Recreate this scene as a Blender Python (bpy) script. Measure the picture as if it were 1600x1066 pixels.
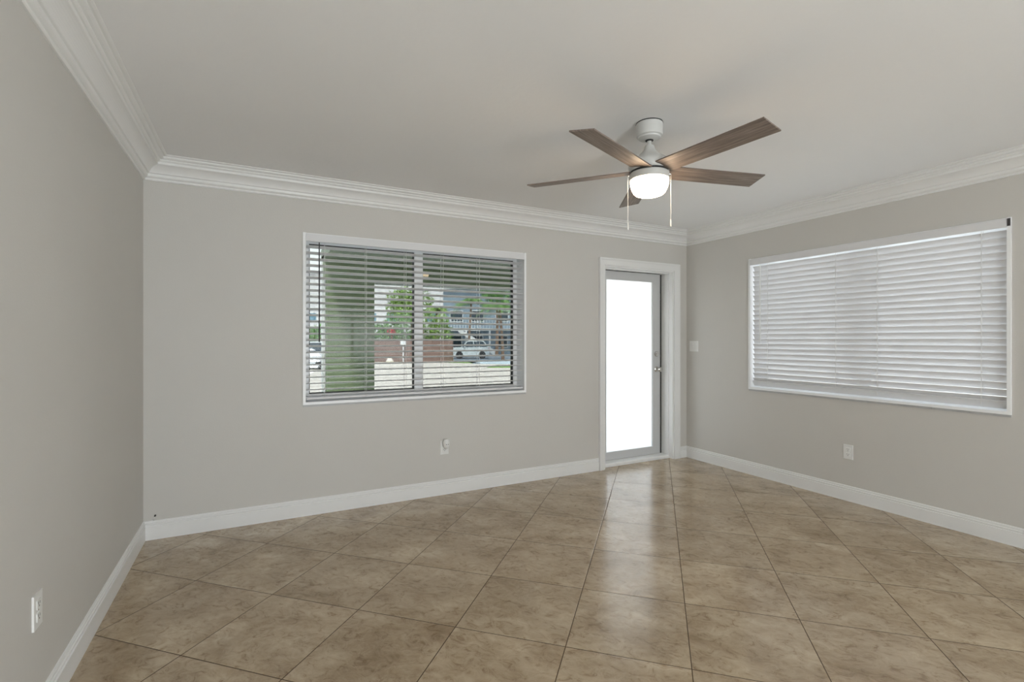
import bpy, bmesh, math, random
from mathutils import Vector, Matrix

for o in list(bpy.data.objects):
    bpy.data.objects.remove(o)
SC = bpy.context.scene
COL = SC.collection
PI = math.pi

# ------------------------------------------------------------------ camera
FPX, YAW, EYE, HOR = 766.2, 0.4833, 1.32, 530.5
cam = bpy.data.cameras.new('camera')
cam.lens = FPX / 1600 * 36
cam.sensor_width = 36
cam.shift_y = (HOR - 533) / 1600
cam.clip_start = 0.05
cam.clip_end = 400
camo = bpy.data.objects.new('camera', cam)
camo.location = (0, 0, EYE)
camo.rotation_euler = (PI / 2, 0, -YAW)
COL.objects.link(camo)
SC.camera = camo

# ------------------------------------------------------------------ view, world, lights
SC.view_settings.view_transform = 'Standard'
SC.view_settings.look = 'None'
SC.view_settings.gamma = 1
SC.view_settings.use_curve_mapping = False
SC.view_settings.exposure = 0.0
SC.cycles.use_denoising = True
SC.cycles.max_bounces = 12
SC.cycles.diffuse_bounces = 6
SC.cycles.transparent_max_bounces = 16
SC.cycles.sample_clamp_indirect = 6

SKY = 5.0
w = bpy.data.worlds.new('world')
SC.world = w
w.use_nodes = True
nt = w.node_tree
nt.nodes.clear()
out = nt.nodes.new('ShaderNodeOutputWorld')
bg = nt.nodes.new('ShaderNodeBackground')
tc = nt.nodes.new('ShaderNodeTexCoord')
sep = nt.nodes.new('ShaderNodeSeparateXYZ')
rmp = nt.nodes.new('ShaderNodeValToRGB')
rmp.color_ramp.elements[0].position = 0.0
rmp.color_ramp.elements[0].color = (0.90, 0.92, 0.94, 1)
rmp.color_ramp.elements[1].position = 0.7
rmp.color_ramp.elements[1].color = (0.80, 0.87, 0.96, 1)
nt.links.new(tc.outputs['Generated'], sep.inputs[0])
nt.links.new(sep.outputs['Z'], rmp.inputs[0])
nt.links.new(rmp.outputs[0], bg.inputs['Color'])
bg.inputs['Strength'].default_value = SKY
nt.links.new(bg.outputs[0], out.inputs[0])


def light(name, kind, loc, energy, color=(1, 1, 1), rot=(0, 0, 0), **kw):
    l = bpy.data.lights.new(name, kind)
    l.energy = energy
    l.color = color
    for k, v in kw.items():
        setattr(l, k, v)
    o = bpy.data.objects.new(name, l)
    o.location = loc
    o.rotation_euler = rot
    COL.objects.link(o)
    return o


# high hazy sun, standing behind the house
light('sun', 'SUN', (0, -10, 20), 9.5, (1, 0.96, 0.9), (math.radians(32), 0, math.radians(-24)), angle=math.radians(6))
# unseen soft fill light added behind the camera, turned up towards the ceiling
light('added_fill_light', 'AREA', (0.75, -3.3, 0.8), 124, (0.87, 0.945, 1.0), (math.radians(90 + 50), 0, math.radians(24)), shape='DISK', size=1.1)


# ------------------------------------------------------------------ materials
def rgb(r, g, b):
    f = lambda c: (c / 255 / 12.92) if c / 255 <= 0.04045 else ((c / 255 + 0.055) / 1.055) ** 2.4
    return (f(r), f(g), f(b), 1)


def newmat(name):
    m = bpy.data.materials.new(name)
    m.use_nodes = True
    return m, m.node_tree, m.node_tree.nodes['Principled BSDF']


def N(t, kind, **kw):
    n = t.nodes.new(kind)
    for k, v in kw.items():
        setattr(n, k, v)
    return n


def mat(name, col, rough=0.5, metal=0.0, var=0.0, vscale=8.0, bump=0.0, bscale=200.0, spec=None, stretch=None):
    m, t, b = newmat(name)
    col = tuple(col)[:3] + (1,)
    b.inputs['Base Color'].default_value = col
    b.inputs['Roughness'].default_value = rough
    b.inputs['Metallic'].default_value = metal
    if spec is not None:
        b.inputs['Specular IOR Level'].default_value = spec
    c = N(t, 'ShaderNodeTexCoord')
    src = c.outputs['Object']
    if stretch:
        mp = N(t, 'ShaderNodeMapping')
        mp.inputs['Scale'].default_value = stretch
        t.links.new(src, mp.inputs[0])
        src = mp.outputs[0]
    if var > 0:
        n = N(t, 'ShaderNodeTexNoise')
        n.inputs['Scale'].default_value = vscale
        n.inputs['Detail'].default_value = 5
        t.links.new(src, n.inputs['Vector'])
        r = N(t, 'ShaderNodeValToRGB')
        r.color_ramp.elements[0].position = 0.3
        r.color_ramp.elements[1].position = 0.7
        r.color_ramp.elements[0].color = tuple(x * (1 - var) for x in col[:3]) + (1,)
        r.color_ramp.elements[1].color = tuple(min(1, x * (1 + var)) for x in col[:3]) + (1,)
        t.links.new(n.outputs[0], r.inputs[0])
        t.links.new(r.outputs[0], b.inputs['Base Color'])
    if bump > 0:
        n2 = N(t, 'ShaderNodeTexNoise')
        n2.inputs['Scale'].default_value = bscale
        n2.inputs['Detail'].default_value = 3
        t.links.new(src, n2.inputs['Vector'])
        bp = N(t, 'ShaderNodeBump')
        bp.inputs['Strength'].default_value = bump
        bp.inputs['Distance'].default_value = 0.002
        t.links.new(n2.outputs[0], bp.inputs['Height'])
        t.links.new(bp.outputs[0], b.inputs['Normal'])
    return m


M = {}
M['wall'] = mat('wall_paint', (0.59, 0.572, 0.54), 0.55, var=0.012, vscale=1.5, bump=0.25, bscale=140, spec=0.3)
M['ceiling'] = mat('ceiling_paint', (0.83, 0.83, 0.83), 0.8, var=0.01, vscale=1.2, bump=0.5, bscale=30, spec=0.2)
M['trim'] = mat('trim_paint', (0.78, 0.78, 0.77), 0.35, var=0.01, vscale=3)
M['door'] = mat('door_paint', (0.56, 0.56, 0.56), 0.4, var=0.01, vscale=3)
M['frame'] = mat('window_frame_white', (0.88, 0.89, 0.90), 0.35, var=0.01, vscale=5)
M['seal'] = mat('black_seal', (0.02, 0.02, 0.02), 0.6)
M['plastic'] = mat('white_plastic', (0.78, 0.78, 0.76), 0.3, var=0.01, vscale=20)
M['slot'] = mat('dark_slot', (0.03, 0.03, 0.03), 0.6)
M['chrome'] = mat('satin_nickel', (0.62, 0.6, 0.57), 0.25, metal=1.0, var=0.03, vscale=40)
M['fan_body'] = mat('fan_body_white', (0.60, 0.60, 0.58), 0.35, var=0.01, vscale=20)
M['cord'] = mat('cord', (0.75, 0.75, 0.75), 0.7)
M['shade_dark'] = mat('backlit_shade_dark', (0.03, 0.03, 0.035), 0.35)  # near-black puts backlight silhouette and recess shade into the colour
M['sill'] = mat('sill_tile', (0.45, 0.45, 0.45), 0.4, var=0.08, vscale=20)
M['concrete'] = mat('porch_concrete', (0.74, 0.73, 0.71), 0.8, var=0.1, vscale=3)  # porch slab made pale to bounce daylight up to the ceiling
M['porch_green'] = mat('porch_green_paint', (0.19, 0.25, 0.135), 0.7, var=0.05, vscale=2, bump=0.4, bscale=60)
M['porch_ceiling'] = mat('porch_ceiling_paint', (0.22, 0.26, 0.20), 0.7, var=0.05, vscale=2)
M['gravel'] = mat('gravel', (0.53, 0.49, 0.45), 0.9, var=0.22, vscale=3.0, bump=0.6, bscale=8)
M['pale_paving'] = mat('pale_paving', (0.72, 0.71, 0.69), 0.85, var=0.05, vscale=1.5)  # unseen side ground made pale to bounce daylight in through the windows
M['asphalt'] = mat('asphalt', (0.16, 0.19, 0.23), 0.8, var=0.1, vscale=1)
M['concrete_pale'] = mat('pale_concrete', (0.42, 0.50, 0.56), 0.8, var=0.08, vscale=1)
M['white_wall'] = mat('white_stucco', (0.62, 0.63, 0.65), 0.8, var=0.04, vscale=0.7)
M['blue_wall'] = mat('blue_grey_stucco', (0.22, 0.29, 0.36), 0.8, var=0.08, vscale=0.6)
M['white_paint'] = mat('exterior_white_paint', (0.7, 0.72, 0.74), 0.6, var=0.03, vscale=2)
M['dark_glass'] = mat('dark_glass', (0.03, 0.05, 0.07), 0.12, var=0.1, vscale=0.8)
M['blue_glass'] = mat('blue_glass', (0.12, 0.25, 0.34), 0.15, var=0.15, vscale=0.8)
M['brown_door'] = mat('brown_door_paint', (0.30, 0.12, 0.05), 0.6, var=0.08, vscale=2)
M['roof'] = mat('grey_roof', (0.35, 0.38, 0.42), 0.8, var=0.08, vscale=1)
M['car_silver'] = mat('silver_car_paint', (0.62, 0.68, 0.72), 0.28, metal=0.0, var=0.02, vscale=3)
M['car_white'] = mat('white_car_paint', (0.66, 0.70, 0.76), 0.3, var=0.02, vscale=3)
M['tyre'] = mat('tyre_rubber', (0.02, 0.02, 0.022), 0.8)
M['rim'] = mat('alloy_rim', (0.55, 0.56, 0.58), 0.3, metal=0.8)
M['lamp_red'] = mat('red_lens', (0.4, 0.02, 0.02), 0.3)
M['lens'] = mat('clear_lens', (0.7, 0.75, 0.8), 0.1)
M['leaf'] = mat('leaf_green', (0.10, 0.24, 0.045), 0.5, var=0.5, vscale=1.6)
M['leaf_light'] = mat('leaf_bright', (0.17, 0.29, 0.05), 0.5, var=0.4, vscale=1.6)
M['palm'] = mat('palm_green', (0.13, 0.26, 0.06), 0.5, var=0.4, vscale=2)
M['bark'] = mat('bark', (0.20, 0.13, 0.09), 0.9, var=0.25, vscale=6)
M['red'] = mat('red_blossom', (0.5, 0.02, 0.03), 0.6, var=0.15, vscale=6)
M['stone'] = mat('pale_stone', (0.7, 0.66, 0.58), 0.8, var=0.08, vscale=6)
M['grass'] = mat('grass', (0.14, 0.26, 0.05), 0.9, var=0.35, vscale=6)


def brick_mat():
    m, t, b = newmat('brown_block_wall')
    c = N(t, 'ShaderNodeTexCoord')
    br = N(t, 'ShaderNodeTexBrick')
    br.inputs['Scale'].default_value = 1.0
    br.inputs['Brick Width'].default_value = 1.1
    br.inputs['Row Height'].default_value = 0.22
    br.inputs['Mortar Size'].default_value = 0.02
    br.inputs['Color1'].default_value = (0.20, 0.13, 0.112, 1)
    br.inputs['Color2'].default_value = (0.27, 0.185, 0.162, 1)
    br.inputs['Mortar'].default_value = (0.14, 0.09, 0.07, 1)
    mp = N(t, 'ShaderNodeMapping')
    mp.inputs['Rotation'].default_value = (PI / 2, 0, 0)
    t.links.new(c.outputs['Object'], mp.inputs[0])
    t.links.new(mp.outputs[0], br.inputs['Vector'])
    t.links.new(br.outputs[0], b.inputs['Base Color'])
    b.inputs['Roughness'].default_value = 0.9
    return m


M['brick'] = brick_mat()


def slat_mat(name, tr):
    m, t, b = newmat(name)
    b.inputs['Base Color'].default_value = (0.74, 0.74, 0.75, 1)
    b.inputs['Roughness'].default_value = 0.35
    tl = N(t, 'ShaderNodeBsdfTranslucent')
    tl.inputs['Color'].default_value = (0.8, 0.82, 0.86, 1)
    mx = N(t, 'ShaderNodeMixShader')
    mx.inputs[0].default_value = tr
    t.links.new(b.outputs[0], mx.inputs[1])
    t.links.new(tl.outputs[0], mx.inputs[2])
    t.links.new(mx.outputs[0], t.nodes['Material Output'].inputs[0])
    return m


M['slat'] = slat_mat('blind_slat', 0.04)


def glass_mat(name, tint, refl=0.06):
    m = bpy.data.materials.new(name)
    m.use_nodes = True
    t = m.node_tree
    t.nodes.remove(t.nodes['Principled BSDF'])
    tr = N(t, 'ShaderNodeBsdfTransparent')
    tr.inputs[0].default_value = tuple(tint) + (1,)
    gl = N(t, 'ShaderNodeBsdfGlossy')
    gl.inputs['Roughness'].default_value = 0.02
    gl.inputs['Color'].default_value = (1, 1, 1, 1)
    lw = N(t, 'ShaderNodeFresnel')
    lw.inputs[0].default_value = 1.35
    mx = N(t, 'ShaderNodeMixShader')
    t.links.new(lw.outputs[0], mx.inputs[0])
    t.links.new(tr.outputs[0], mx.inputs[1])
    t.links.new(gl.outputs[0], mx.inputs[2])
    t.links.new(mx.outputs[0], t.nodes['Material Output'].inputs[0])
    return m


M['dimming_glass'] = glass_mat('view_dimming_glass', (0.46, 0.475, 0.465))  # tint added to dim the bright outdoor view
M['clear_glass'] = glass_mat('clear_window_glass', (0.93, 0.95, 0.95))


def frosted_mat():
    m = bpy.data.materials.new('frosted_glass')
    m.use_nodes = True
    t = m.node_tree
    t.nodes.remove(t.nodes['Principled BSDF'])
    tl = N(t, 'ShaderNodeBsdfTranslucent')
    tl.inputs[0].default_value = (0.84, 0.85, 0.865, 1)
    gl = N(t, 'ShaderNodeBsdfGlossy')
    gl.inputs['Roughness'].default_value = 0.15
    mx = N(t, 'ShaderNodeMixShader')
    mx.inputs[0].default_value = 0.03
    n = N(t, 'ShaderNodeTexNoise')
    n.inputs['Scale'].default_value = 300
    bp = N(t, 'ShaderNodeBump')
    bp.inputs['Strength'].default_value = 0.05
    t.links.new(n.outputs[0], bp.inputs['Height'])
    t.links.new(bp.outputs[0], gl.inputs['Normal'])
    t.links.new(tl.outputs[0], mx.inputs[1])
    t.links.new(gl.outputs[0], mx.inputs[2])
    t.links.new(mx.outputs[0], t.nodes['Material Output'].inputs[0])
    return m


M['frosted'] = frosted_mat()


def shade_mat():
    m, t, b = newmat('lit_opal_glass')
    b.inputs['Base Color'].default_value = (0.9, 0.88, 0.84, 1)
    b.inputs['Roughness'].default_value = 0.3
    b.inputs['Emission Color'].default_value = (1.0, 0.76, 0.52, 1)
    b.inputs['Emission Strength'].default_value = 22.0
    return m


M['shade'] = shade_mat()


def wood_mat():
    m, t, b = newmat('weathered_walnut')
    c = N(t, 'ShaderNodeTexCoord')
    mp = N(t, 'ShaderNodeMapping')
    mp.inputs['Scale'].default_value = (2.2, 34, 34)
    n = N(t, 'ShaderNodeTexNoise')
    n.inputs['Scale'].default_value = 2.2
    n.inputs['Detail'].default_value = 7
    n.inputs['Roughness'].default_value = 0.65
    r = N(t, 'ShaderNodeValToRGB')
    e = r.color_ramp.elements
    e[0].position = 0.28
    e[0].color = (0.080, 0.058, 0.048, 1)
    e[1].position = 0.75
    e[1].color = (0.33, 0.28, 0.24, 1)
    mid = e.new(0.5)
    mid.color = (0.185, 0.145, 0.122, 1)
    t.links.new(c.outputs['Object'], mp.inputs[0])
    t.links.new(mp.outputs[0], n.inputs['Vector'])
    t.links.new(n.outputs[0], r.inputs[0])
    t.links.new(r.outputs[0], b.inputs['Base Color'])
    b.inputs['Roughness'].default_value = 0.5
    return m


M['wood'] = wood_mat()

TX, TY, TA, TS = 1.1556 * 1.32, 2.1562 * 1.32, -0.7694, 0.3868 * 1.32


def tile_mat():
    m, t, b = newmat('travertine_look_tile')
    L = t.links.new

    def math_(op, a, b_=None):
        n = N(t, 'ShaderNodeMath', operation=op)
        for i, v in enumerate((a, b_)):
            if v is None:
                continue
            if isinstance(v, (int, float)):
                n.inputs[i].default_value = v
            else:
                L(v, n.inputs[i])
        return n.outputs[0]
    g = N(t, 'ShaderNodeNewGeometry')
    sub = N(t, 'ShaderNodeVectorMath', operation='SUBTRACT')
    L(g.outputs['Position'], sub.inputs[0])
    sub.inputs[1].default_value = (TX, TY, 0)
    rot = N(t, 'ShaderNodeVectorRotate', rotation_type='Z_AXIS')
    L(sub.outputs[0], rot.inputs['Vector'])
    rot.inputs['Angle'].default_value = -TA
    sc = N(t, 'ShaderNodeVectorMath', operation='SCALE')
    L(rot.outputs[0], sc.inputs[0])
    sc.inputs['Scale'].default_value = 1 / TS
    s = N(t, 'ShaderNodeSeparateXYZ')
    L(sc.outputs[0], s.inputs[0])
    # distance to the nearest joint
    ds = []
    for ax in ('X', 'Y'):
        f = math_('FRACT', s.outputs[ax])
        f2 = math_('SUBTRACT', f, 0.5)
        f3 = math_('ABSOLUTE', f2)
        ds.append(math_('SUBTRACT', 0.5, f3))
    dmin = math_('MINIMUM', ds[0], ds[1])
    grout = math_('LESS_THAN', dmin, 0.0038)
    edge = N(t, 'ShaderNodeMapRange')
    edge.inputs['From Min'].default_value = 0.0035
    edge.inputs['From Max'].default_value = 0.011
    L(dmin, edge.inputs['Value'])
    # per tile random
    fl = N(t, 'ShaderNodeVectorMath', operation='FLOOR')
    L(sc.outputs[0], fl.inputs[0])
    s2 = N(t, 'ShaderNodeSeparateXYZ')
    L(fl.outputs[0], s2.inputs[0])
    comb = N(t, 'ShaderNodeCombineXYZ')
    L(s2.outputs['X'], comb.inputs[0])
    L(s2.outputs['Y'], comb.inputs[1])
    wn = N(t, 'ShaderNodeTexWhiteNoise', noise_dimensions='2D')
    L(comb.outputs[0], wn.inputs['Vector'])
    off = N(t, 'ShaderNodeVectorMath', operation='SCALE')
    L(wn.outputs['Color'], off.inputs[0])
    off.inputs['Scale'].default_value = 40
    add = N(t, 'ShaderNodeVectorMath', operation='ADD')
    L(rot.outputs[0], add.inputs[0])
    L(off.outputs[0], add.inputs[1])
    mp = N(t, 'ShaderNodeMapping')
    mp.inputs['Rotation'].default_value = (0, 0, 0.7)
    mp.inputs['Scale'].default_value = (1.0, 1.35, 1)
    L(add.outputs[0], mp.inputs[0])
    n1 = N(t, 'ShaderNodeTexNoise')
    n1.inputs['Scale'].default_value = 3.2
    n1.inputs['Detail'].default_value = 8
    n1.inputs['Roughness'].default_value = 0.62
    n1.inputs['Distortion'].default_value = 0.4
    L(mp.outputs[0], n1.inputs['Vector'])
    n2 = N(t, 'ShaderNodeTexNoise')
    n2.inputs['Scale'].default_value = 14
    n2.inputs['Detail'].default_value = 9
    n2.inputs['Roughness'].default_value = 0.72
    n2.inputs['Distortion'].default_value = 1.3
    L(mp.outputs[0], n2.inputs['Vector'])
    r1 = N(t, 'ShaderNodeValToRGB')
    e = r1.color_ramp.elements
    e[0].position = 0.30
    e[0].color = (0.29, 0.205, 0.118, 1)
    e[1].position = 0.68
    e[1].color = (0.50, 0.40, 0.275, 1)
    L(n1.outputs[0], r1.inputs[0])
    r2 = N(t, 'ShaderNodeValToRGB')
    e = r2.color_ramp.elements
    e[0].position = 0.34
    e[0].color = (0.66, 0.58, 0.50, 1)
    e[1].position = 0.60
    e[1].color = (1.10, 1.10, 1.10, 1)
    md = e.new(0.45)
    md.color = (0.94, 0.92, 0.89, 1)
    L(n2.outputs[0], r2.inputs[0])
    mul = N(t, 'ShaderNodeMix', data_type='RGBA', blend_type='MULTIPLY')
    mul.inputs[0].default_value = 1
    L(r1.outputs[0], mul.inputs[6])
    L(r2.outputs[0], mul.inputs[7])
    val = math_('MULTIPLY_ADD', wn.outputs['Value'], 0.10)
    val.node.inputs[2].default_value = 0.95
    mul2 = N(t, 'ShaderNodeVectorMath', operation='SCALE')
    L(mul.outputs[2], mul2.inputs[0])
    L(val, mul2.inputs['Scale'])
    fin = N(t, 'ShaderNodeMix', data_type='RGBA')
    L(grout, fin.inputs[0])
    L(mul2.outputs[0], fin.inputs[6])
    fin.inputs[7].default_value = (0.075, 0.05, 0.03, 1)
    L(fin.outputs[2], b.inputs['Base Color'])
    rr = N(t, 'ShaderNodeMapRange')
    rr.inputs['To Min'].default_value = 0.12
    rr.inputs['To Max'].default_value = 0.24
    L(n2.outputs[0], rr.inputs['Value'])
    rg = math_('MULTIPLY_ADD', grout, 0.5)
    L(rr.outputs[0], rg.node.inputs[2])
    L(rg, b.inputs['Roughness'])
    b.inputs['IOR'].default_value = 1.85
    sp = math_('MULTIPLY_ADD', grout, -0.5)
    sp.node.inputs[2].default_value = 0.5
    L(sp, b.inputs['Specular IOR Level'])
    h = math_('MULTIPLY_ADD', n2.outputs[0], 0.12)
    L(edge.outputs[0], h.node.inputs[2])
    bp = N(t, 'ShaderNodeBump')
    bp.inputs['Strength'].default_value = 0.35
    bp.inputs['Distance'].default_value = 0.001
    L(h, bp.inputs['Height'])
    L(bp.outputs[0], b.inputs['Normal'])
    return m


M['tile'] = tile_mat()


# ------------------------------------------------------------------ mesh helpers
class MB:
    def __init__(s):
        s.bm = bmesh.new()

    def box(s, x0, x1, y0, y1, z0, z1, mtx=None):
        v = [s.bm.verts.new(p) for p in ((x0, y0, z0), (x1, y0, z0), (x1, y1, z0), (x0, y1, z0), (x0, y0, z1), (x1, y0, z1), (x1, y1, z1), (x0, y1, z1))]
        if mtx:
            for q in v:
                q.co = mtx @ q.co
        for f in ((3, 2, 1, 0), (4, 5, 6, 7), (0, 1, 5, 4), (1, 2, 6, 5), (2, 3, 7, 6), (3, 0, 4, 7)):
            s.bm.faces.new([v[i] for i in f])
        return s

    def prism(s, pts, fn, a, b):
        """extrude closed 2-D outline pts between parameters a and b; fn(p, q, t) -> xyz. a/b may be callables of p."""
        A = [s.bm.verts.new(fn(p[0], p[1], a(p) if callable(a) else a)) for p in pts]
        B = [s.bm.verts.new(fn(p[0], p[1], b(p) if callable(b) else b)) for p in pts]
        n = len(pts)
        for i in range(n):
            s.bm.faces.new((A[i], A[(i + 1) % n], B[(i + 1) % n], B[i]))
        s.bm.faces.new(A[::-1])
        s.bm.faces.new(B)
        return s

    def lathe(s, prof, seg=40, c=(0, 0, 0), axis='z'):
        """prof: list of (radius, height) bottom to top; closed with caps where the radius is > 0"""
        rings = []
        cx, cy, cz = c

        def P(r, h, a):
            p, q = r * math.cos(a), r * math.sin(a)
            if axis == 'z':
                return (cx + p, cy + q, cz + h)
            if axis == 'y':
                return (cx + p, cy + h, cz + q)
            return (cx + h, cy + p, cz + q)
        for r, h in prof:
            if r <= 1e-6:
                rings.append([s.bm.verts.new(P(0, h, 0))])
            else:
                rings.append([s.bm.verts.new(P(r, h, 2 * PI * k / seg)) for k in range(seg)])
        for i in range(len(rings) - 1):
            A, B = rings[i], rings[i + 1]
            for k in range(seg):
                k2 = (k + 1) % seg
                if len(A) == 1 and len(B) == 1:
                    continue
                if len(A) == 1:
                    s.bm.faces.new((A[0], B[k2], B[k]))
                elif len(B) == 1:
                    s.bm.faces.new((A[k], A[k2], B[0]))
                else:
                    s.bm.faces.new((A[k], A[k2], B[k2], B[k]))
        for R, rev in ((rings[0], True), (rings[-1], False)):
            if len(R) > 1:
                s.bm.faces.new(R[::-1] if rev else R)
        return s

    def tube(s, pts, r, seg=8):
        pts = [Vector(p) for p in pts]
        rs = r if isinstance(r, (list, tuple)) else [r] * len(pts)
        prev = None
        for i, p in enumerate(pts):
            d = (pts[min(i + 1, len(pts) - 1)] - pts[max(i - 1, 0)]).normalized()
            up = Vector((0, 0, 1)) if abs(d.z) < 0.9 else Vector((1, 0, 0))
            a = d.cross(up).normalized()
            b = d.cross(a).normalized()
            ring = [s.bm.verts.new(p + a * rs[i] * math.cos(2 * PI * k / seg) + b * rs[i] * math.sin(2 * PI * k / seg)) for k in range(seg)]
            if prev:
                for k in range(seg):
                    s.bm.faces.new((prev[k], prev[(k + 1) % seg], ring[(k + 1) % seg], ring[k]))
            else:
                s.bm.faces.new(ring[::-1])
            prev = ring
        s.bm.faces.new(prev)
        return s

    def build(s, name, m, parent=None, bevel=0.0, smooth=False, seg=2):
        if bevel > 0:
            bmesh.ops.bevel(s.bm, geom=[e for e in s.bm.edges if e.calc_face_angle(0) > 0.5], offset=bevel, segments=seg, affect='EDGES', profile=0.6)
        bmesh.ops.recalc_face_normals(s.bm, faces=s.bm.faces[:])
        me = bpy.data.meshes.new(name)
        s.bm.to_mesh(me)
        s.bm.free()
        me.materials.append(m)
        if smooth:
            for p in me.polygons:
                p.use_smooth = True
            try:
                me.set_sharp_from_angle(angle=math.radians(40))
            except Exception:
                pass
        o = bpy.data.objects.new(name, me)
        COL.objects.link(o)
        if parent:
            o.parent = parent
        return o


def tag(o, label=None, cat=None, group=None, kind=None):
    if label:
        o['label'] = label
    if cat:
        o['category'] = cat
    if group:
        o['group'] = group
    if kind:
        o['kind'] = kind
    return o


def empty(name, loc=(0, 0, 0), rz=0.0):
    o = bpy.data.objects.new(name, None)
    o.empty_display_size = 0.1
    o.location = loc
    o.rotation_euler = (0, 0, rz)
    COL.objects.link(o)
    return o


def struct(o, label, cat):
    return tag(o, label, cat, kind='structure')


SY, CY = math.sin(YAW), math.cos(YAW)


def at(u, fwd, z=0.0):
    """world point seen in column u, fwd metres ahead of the camera, at height z"""
    r = (u - 800) / FPX * fwd
    return Vector((SY * fwd + CY * r, CY * fwd - SY * r, z))


def zrow(v, fwd):
    return EYE + (HOR - v) / FPX * fwd


# ------------------------------------------------------------------ room shell
XL, XR, YB, YF, H = -0.647, 4.299, 3.97, -4.0, 2.51
WT = 0.22                     # masonry wall thickness
W1 = dict(a=0.338, b=2.205, z0=0.85, z1=2.10)     # window in the back wall (x range)
W2 = dict(a=1.315, b=3.160, z0=0.855, z1=2.085)   # window in the right wall (y range)
DO = dict(a=3.135, b=4.105, z1=2.075)             # door opening


def wall_with_holes(name, label, a0, a1, z0, z1, holes, fn):
    b = MB()
    cols = sorted({a0, a1, *[h[0] for h in holes], *[h[1] for h in holes]})
    for i in range(len(cols) - 1):
        c0, c1 = cols[i], cols[i + 1]
        hs = [h for h in holes if h[0] <= c0 + 1e-6 and h[1] >= c1 - 1e-6]
        spans = [(z0, z1)]
        if hs:
            h = hs[0]
            spans = [s_ for s_ in ((z0, h[2]), (h[3], z1)) if s_[1] - s_[0] > 1e-4]
        for s0, s1 in spans:
            x0, x1, y0, y1 = fn(c0, c1)
            b.box(x0, x1, y0, y1, s0, s1)
    return struct(b.build(name, M['wall']), label, 'wall')


wall_with_holes('wall_back', 'greige painted wall with the clear window and the frosted door', XL - 0.02, XR + WT, -0.1, H + 0.1,
                [(W1['a'] - 0.02, W1['b'] + 0.02, W1['z0'] - 0.02, W1['z1'] + 0.02), (DO['a'], DO['b'], -0.1, DO['z1'])],
                lambda a, b: (a, b, YB, YB + WT))
wall_with_holes('wall_right', 'greige painted wall holding the wide window with closed blinds', YF, YB, -0.1, H + 0.1,
                [(W2['a'] - 0.02, W2['b'] + 0.02, W2['z0'] - 0.02, W2['z1'] + 0.02), (-3.75, -0.85, 0.05, 2.15)],
                lambda a, b: (XR, XR + WT, a, b))
struct(MB().box(XL - 0.15, XL, YF, YB + WT, -0.1, H + 0.1).build('wall_left', M['wall']), 'plain greige painted wall along the left side', 'wall')
wall_with_holes('wall_rear', 'greige wall behind the camera with a wide opening added for fill daylight', XL - 0.15, XR + WT, -0.1, H + 0.1,
                [(0.6, 3.6, 0.05, 2.15)], lambda a, b: (a, b, YF - WT, YF))  # opening added to let fill daylight into the room
struct(MB().box(XL, XR, YF, YB + 0.19, -0.12, 0.0).build('floor', M['tile']), 'glossy beige brown stone-look tiles laid diagonally', 'floor')
struct(MB().box(XL - 0.15, XR + WT, YF - WT, YB + WT, H, H + 0.12).build('ceiling', M['ceiling']), 'smooth white painted ceiling', 'ceiling')

pw = empty('added_window_3', (2.1, YF, 0))  # unseen glazing, added as a daylight source for the room
struct(pw, 'wide glazing added in the wall behind the camera for fill daylight', 'window')
f = MB()
for x in (-1.5, -0.03, 1.44):
    f.box(x, x + 0.06, -0.14, -0.08, 0.05, 2.15)
f.box(-1.5, 1.5, -0.14, -0.08, 0.05, 0.11).box(-1.5, 1.5, -0.14, -0.08, 2.09, 2.15)
f.build('window_frame', M['frame'], pw)
MB().box(-1.45, 1.45, -0.115, -0.105, 0.1, 2.1).build('window_glass', M['clear_glass'], pw)

sw4 = empty('added_window_4', (XR, -2.30, 0))  # unseen glazing, added to throw daylight on the left wall and ceiling
struct(sw4, 'tall side glazing added in the right wall behind the camera for fill daylight', 'window')
f = MB()
for y in (-1.45, -0.03, 1.39):
    f.box(0.10, 0.16, y, y + 0.06, 0.05, 2.15)
f.box(0.10, 0.16, -1.45, 1.45, 0.05, 0.11).box(0.10, 0.16, -1.45, 1.45, 2.09, 2.15)
f.build('window_frame', M['frame'], sw4)
MB().box(0.125, 0.135, -1.40, 1.40, 0.1, 2.1).build('window_glass', M['clear_glass'], sw4)

# crown moulding: profile (distance from wall, drop from ceiling)
cr = [(0, 0), (0, -0.143), (0.009, -0.143), (0.012, -0.138), (0.012, -0.129), (0.019, -0.126), (0.027, -0.119), (0.029, -0.110), (0.029, -0.103), (0.037, -0.101)]
for k in range(0, 9):
    t_ = k / 8
    cr.append((0.039 + 0.052 * (1 - math.cos(t_ * PI / 2)) * 0.6 + 0.052 * t_ * 0.4, -0.099 + 0.047 * (math.sin(t_ * PI / 2) * 0.6 + t_ * 0.4)))
cr += [(0.093, -0.045), (0.093, -0.038), (0.100, -0.037), (0.107, -0.030), (0.107, -0.024), (0.118, -0.022), (0.127, -0.016), (0.128, -0.008), (0.138, -0.008), (0.146, -0.004), (0.146, 0)]
base = [(0, 0), (0.0145, 0), (0.0145, 0.088), (0.0095, 0.091), (0.0095, 0.094), (0.0125, 0.098), (0.0125, 0.104), (0.0075, 0.108), (0.0075, 0.111), (0.009, 0.115), (0.006, 0.1225), (0.0, 0.1245)]


def run(name, prof, z, wall, a, b, ma, mb, m, label, cat):
    """moulding along a wall; ma/mb = 1 mitres that end at an inside corner"""
    fn = {'back': lambda p, q, t: (t, YB - p, z + q), 'left': lambda p, q, t: (XL + p, t, z + q), 'right': lambda p, q, t: (XR - p, t, z + q)}[wall]
    o = MB().prism(prof, fn, lambda p: a + ma * p[0], lambda p: b - mb * p[0]).build(name, m)
    return struct(o, label, cat)


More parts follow.
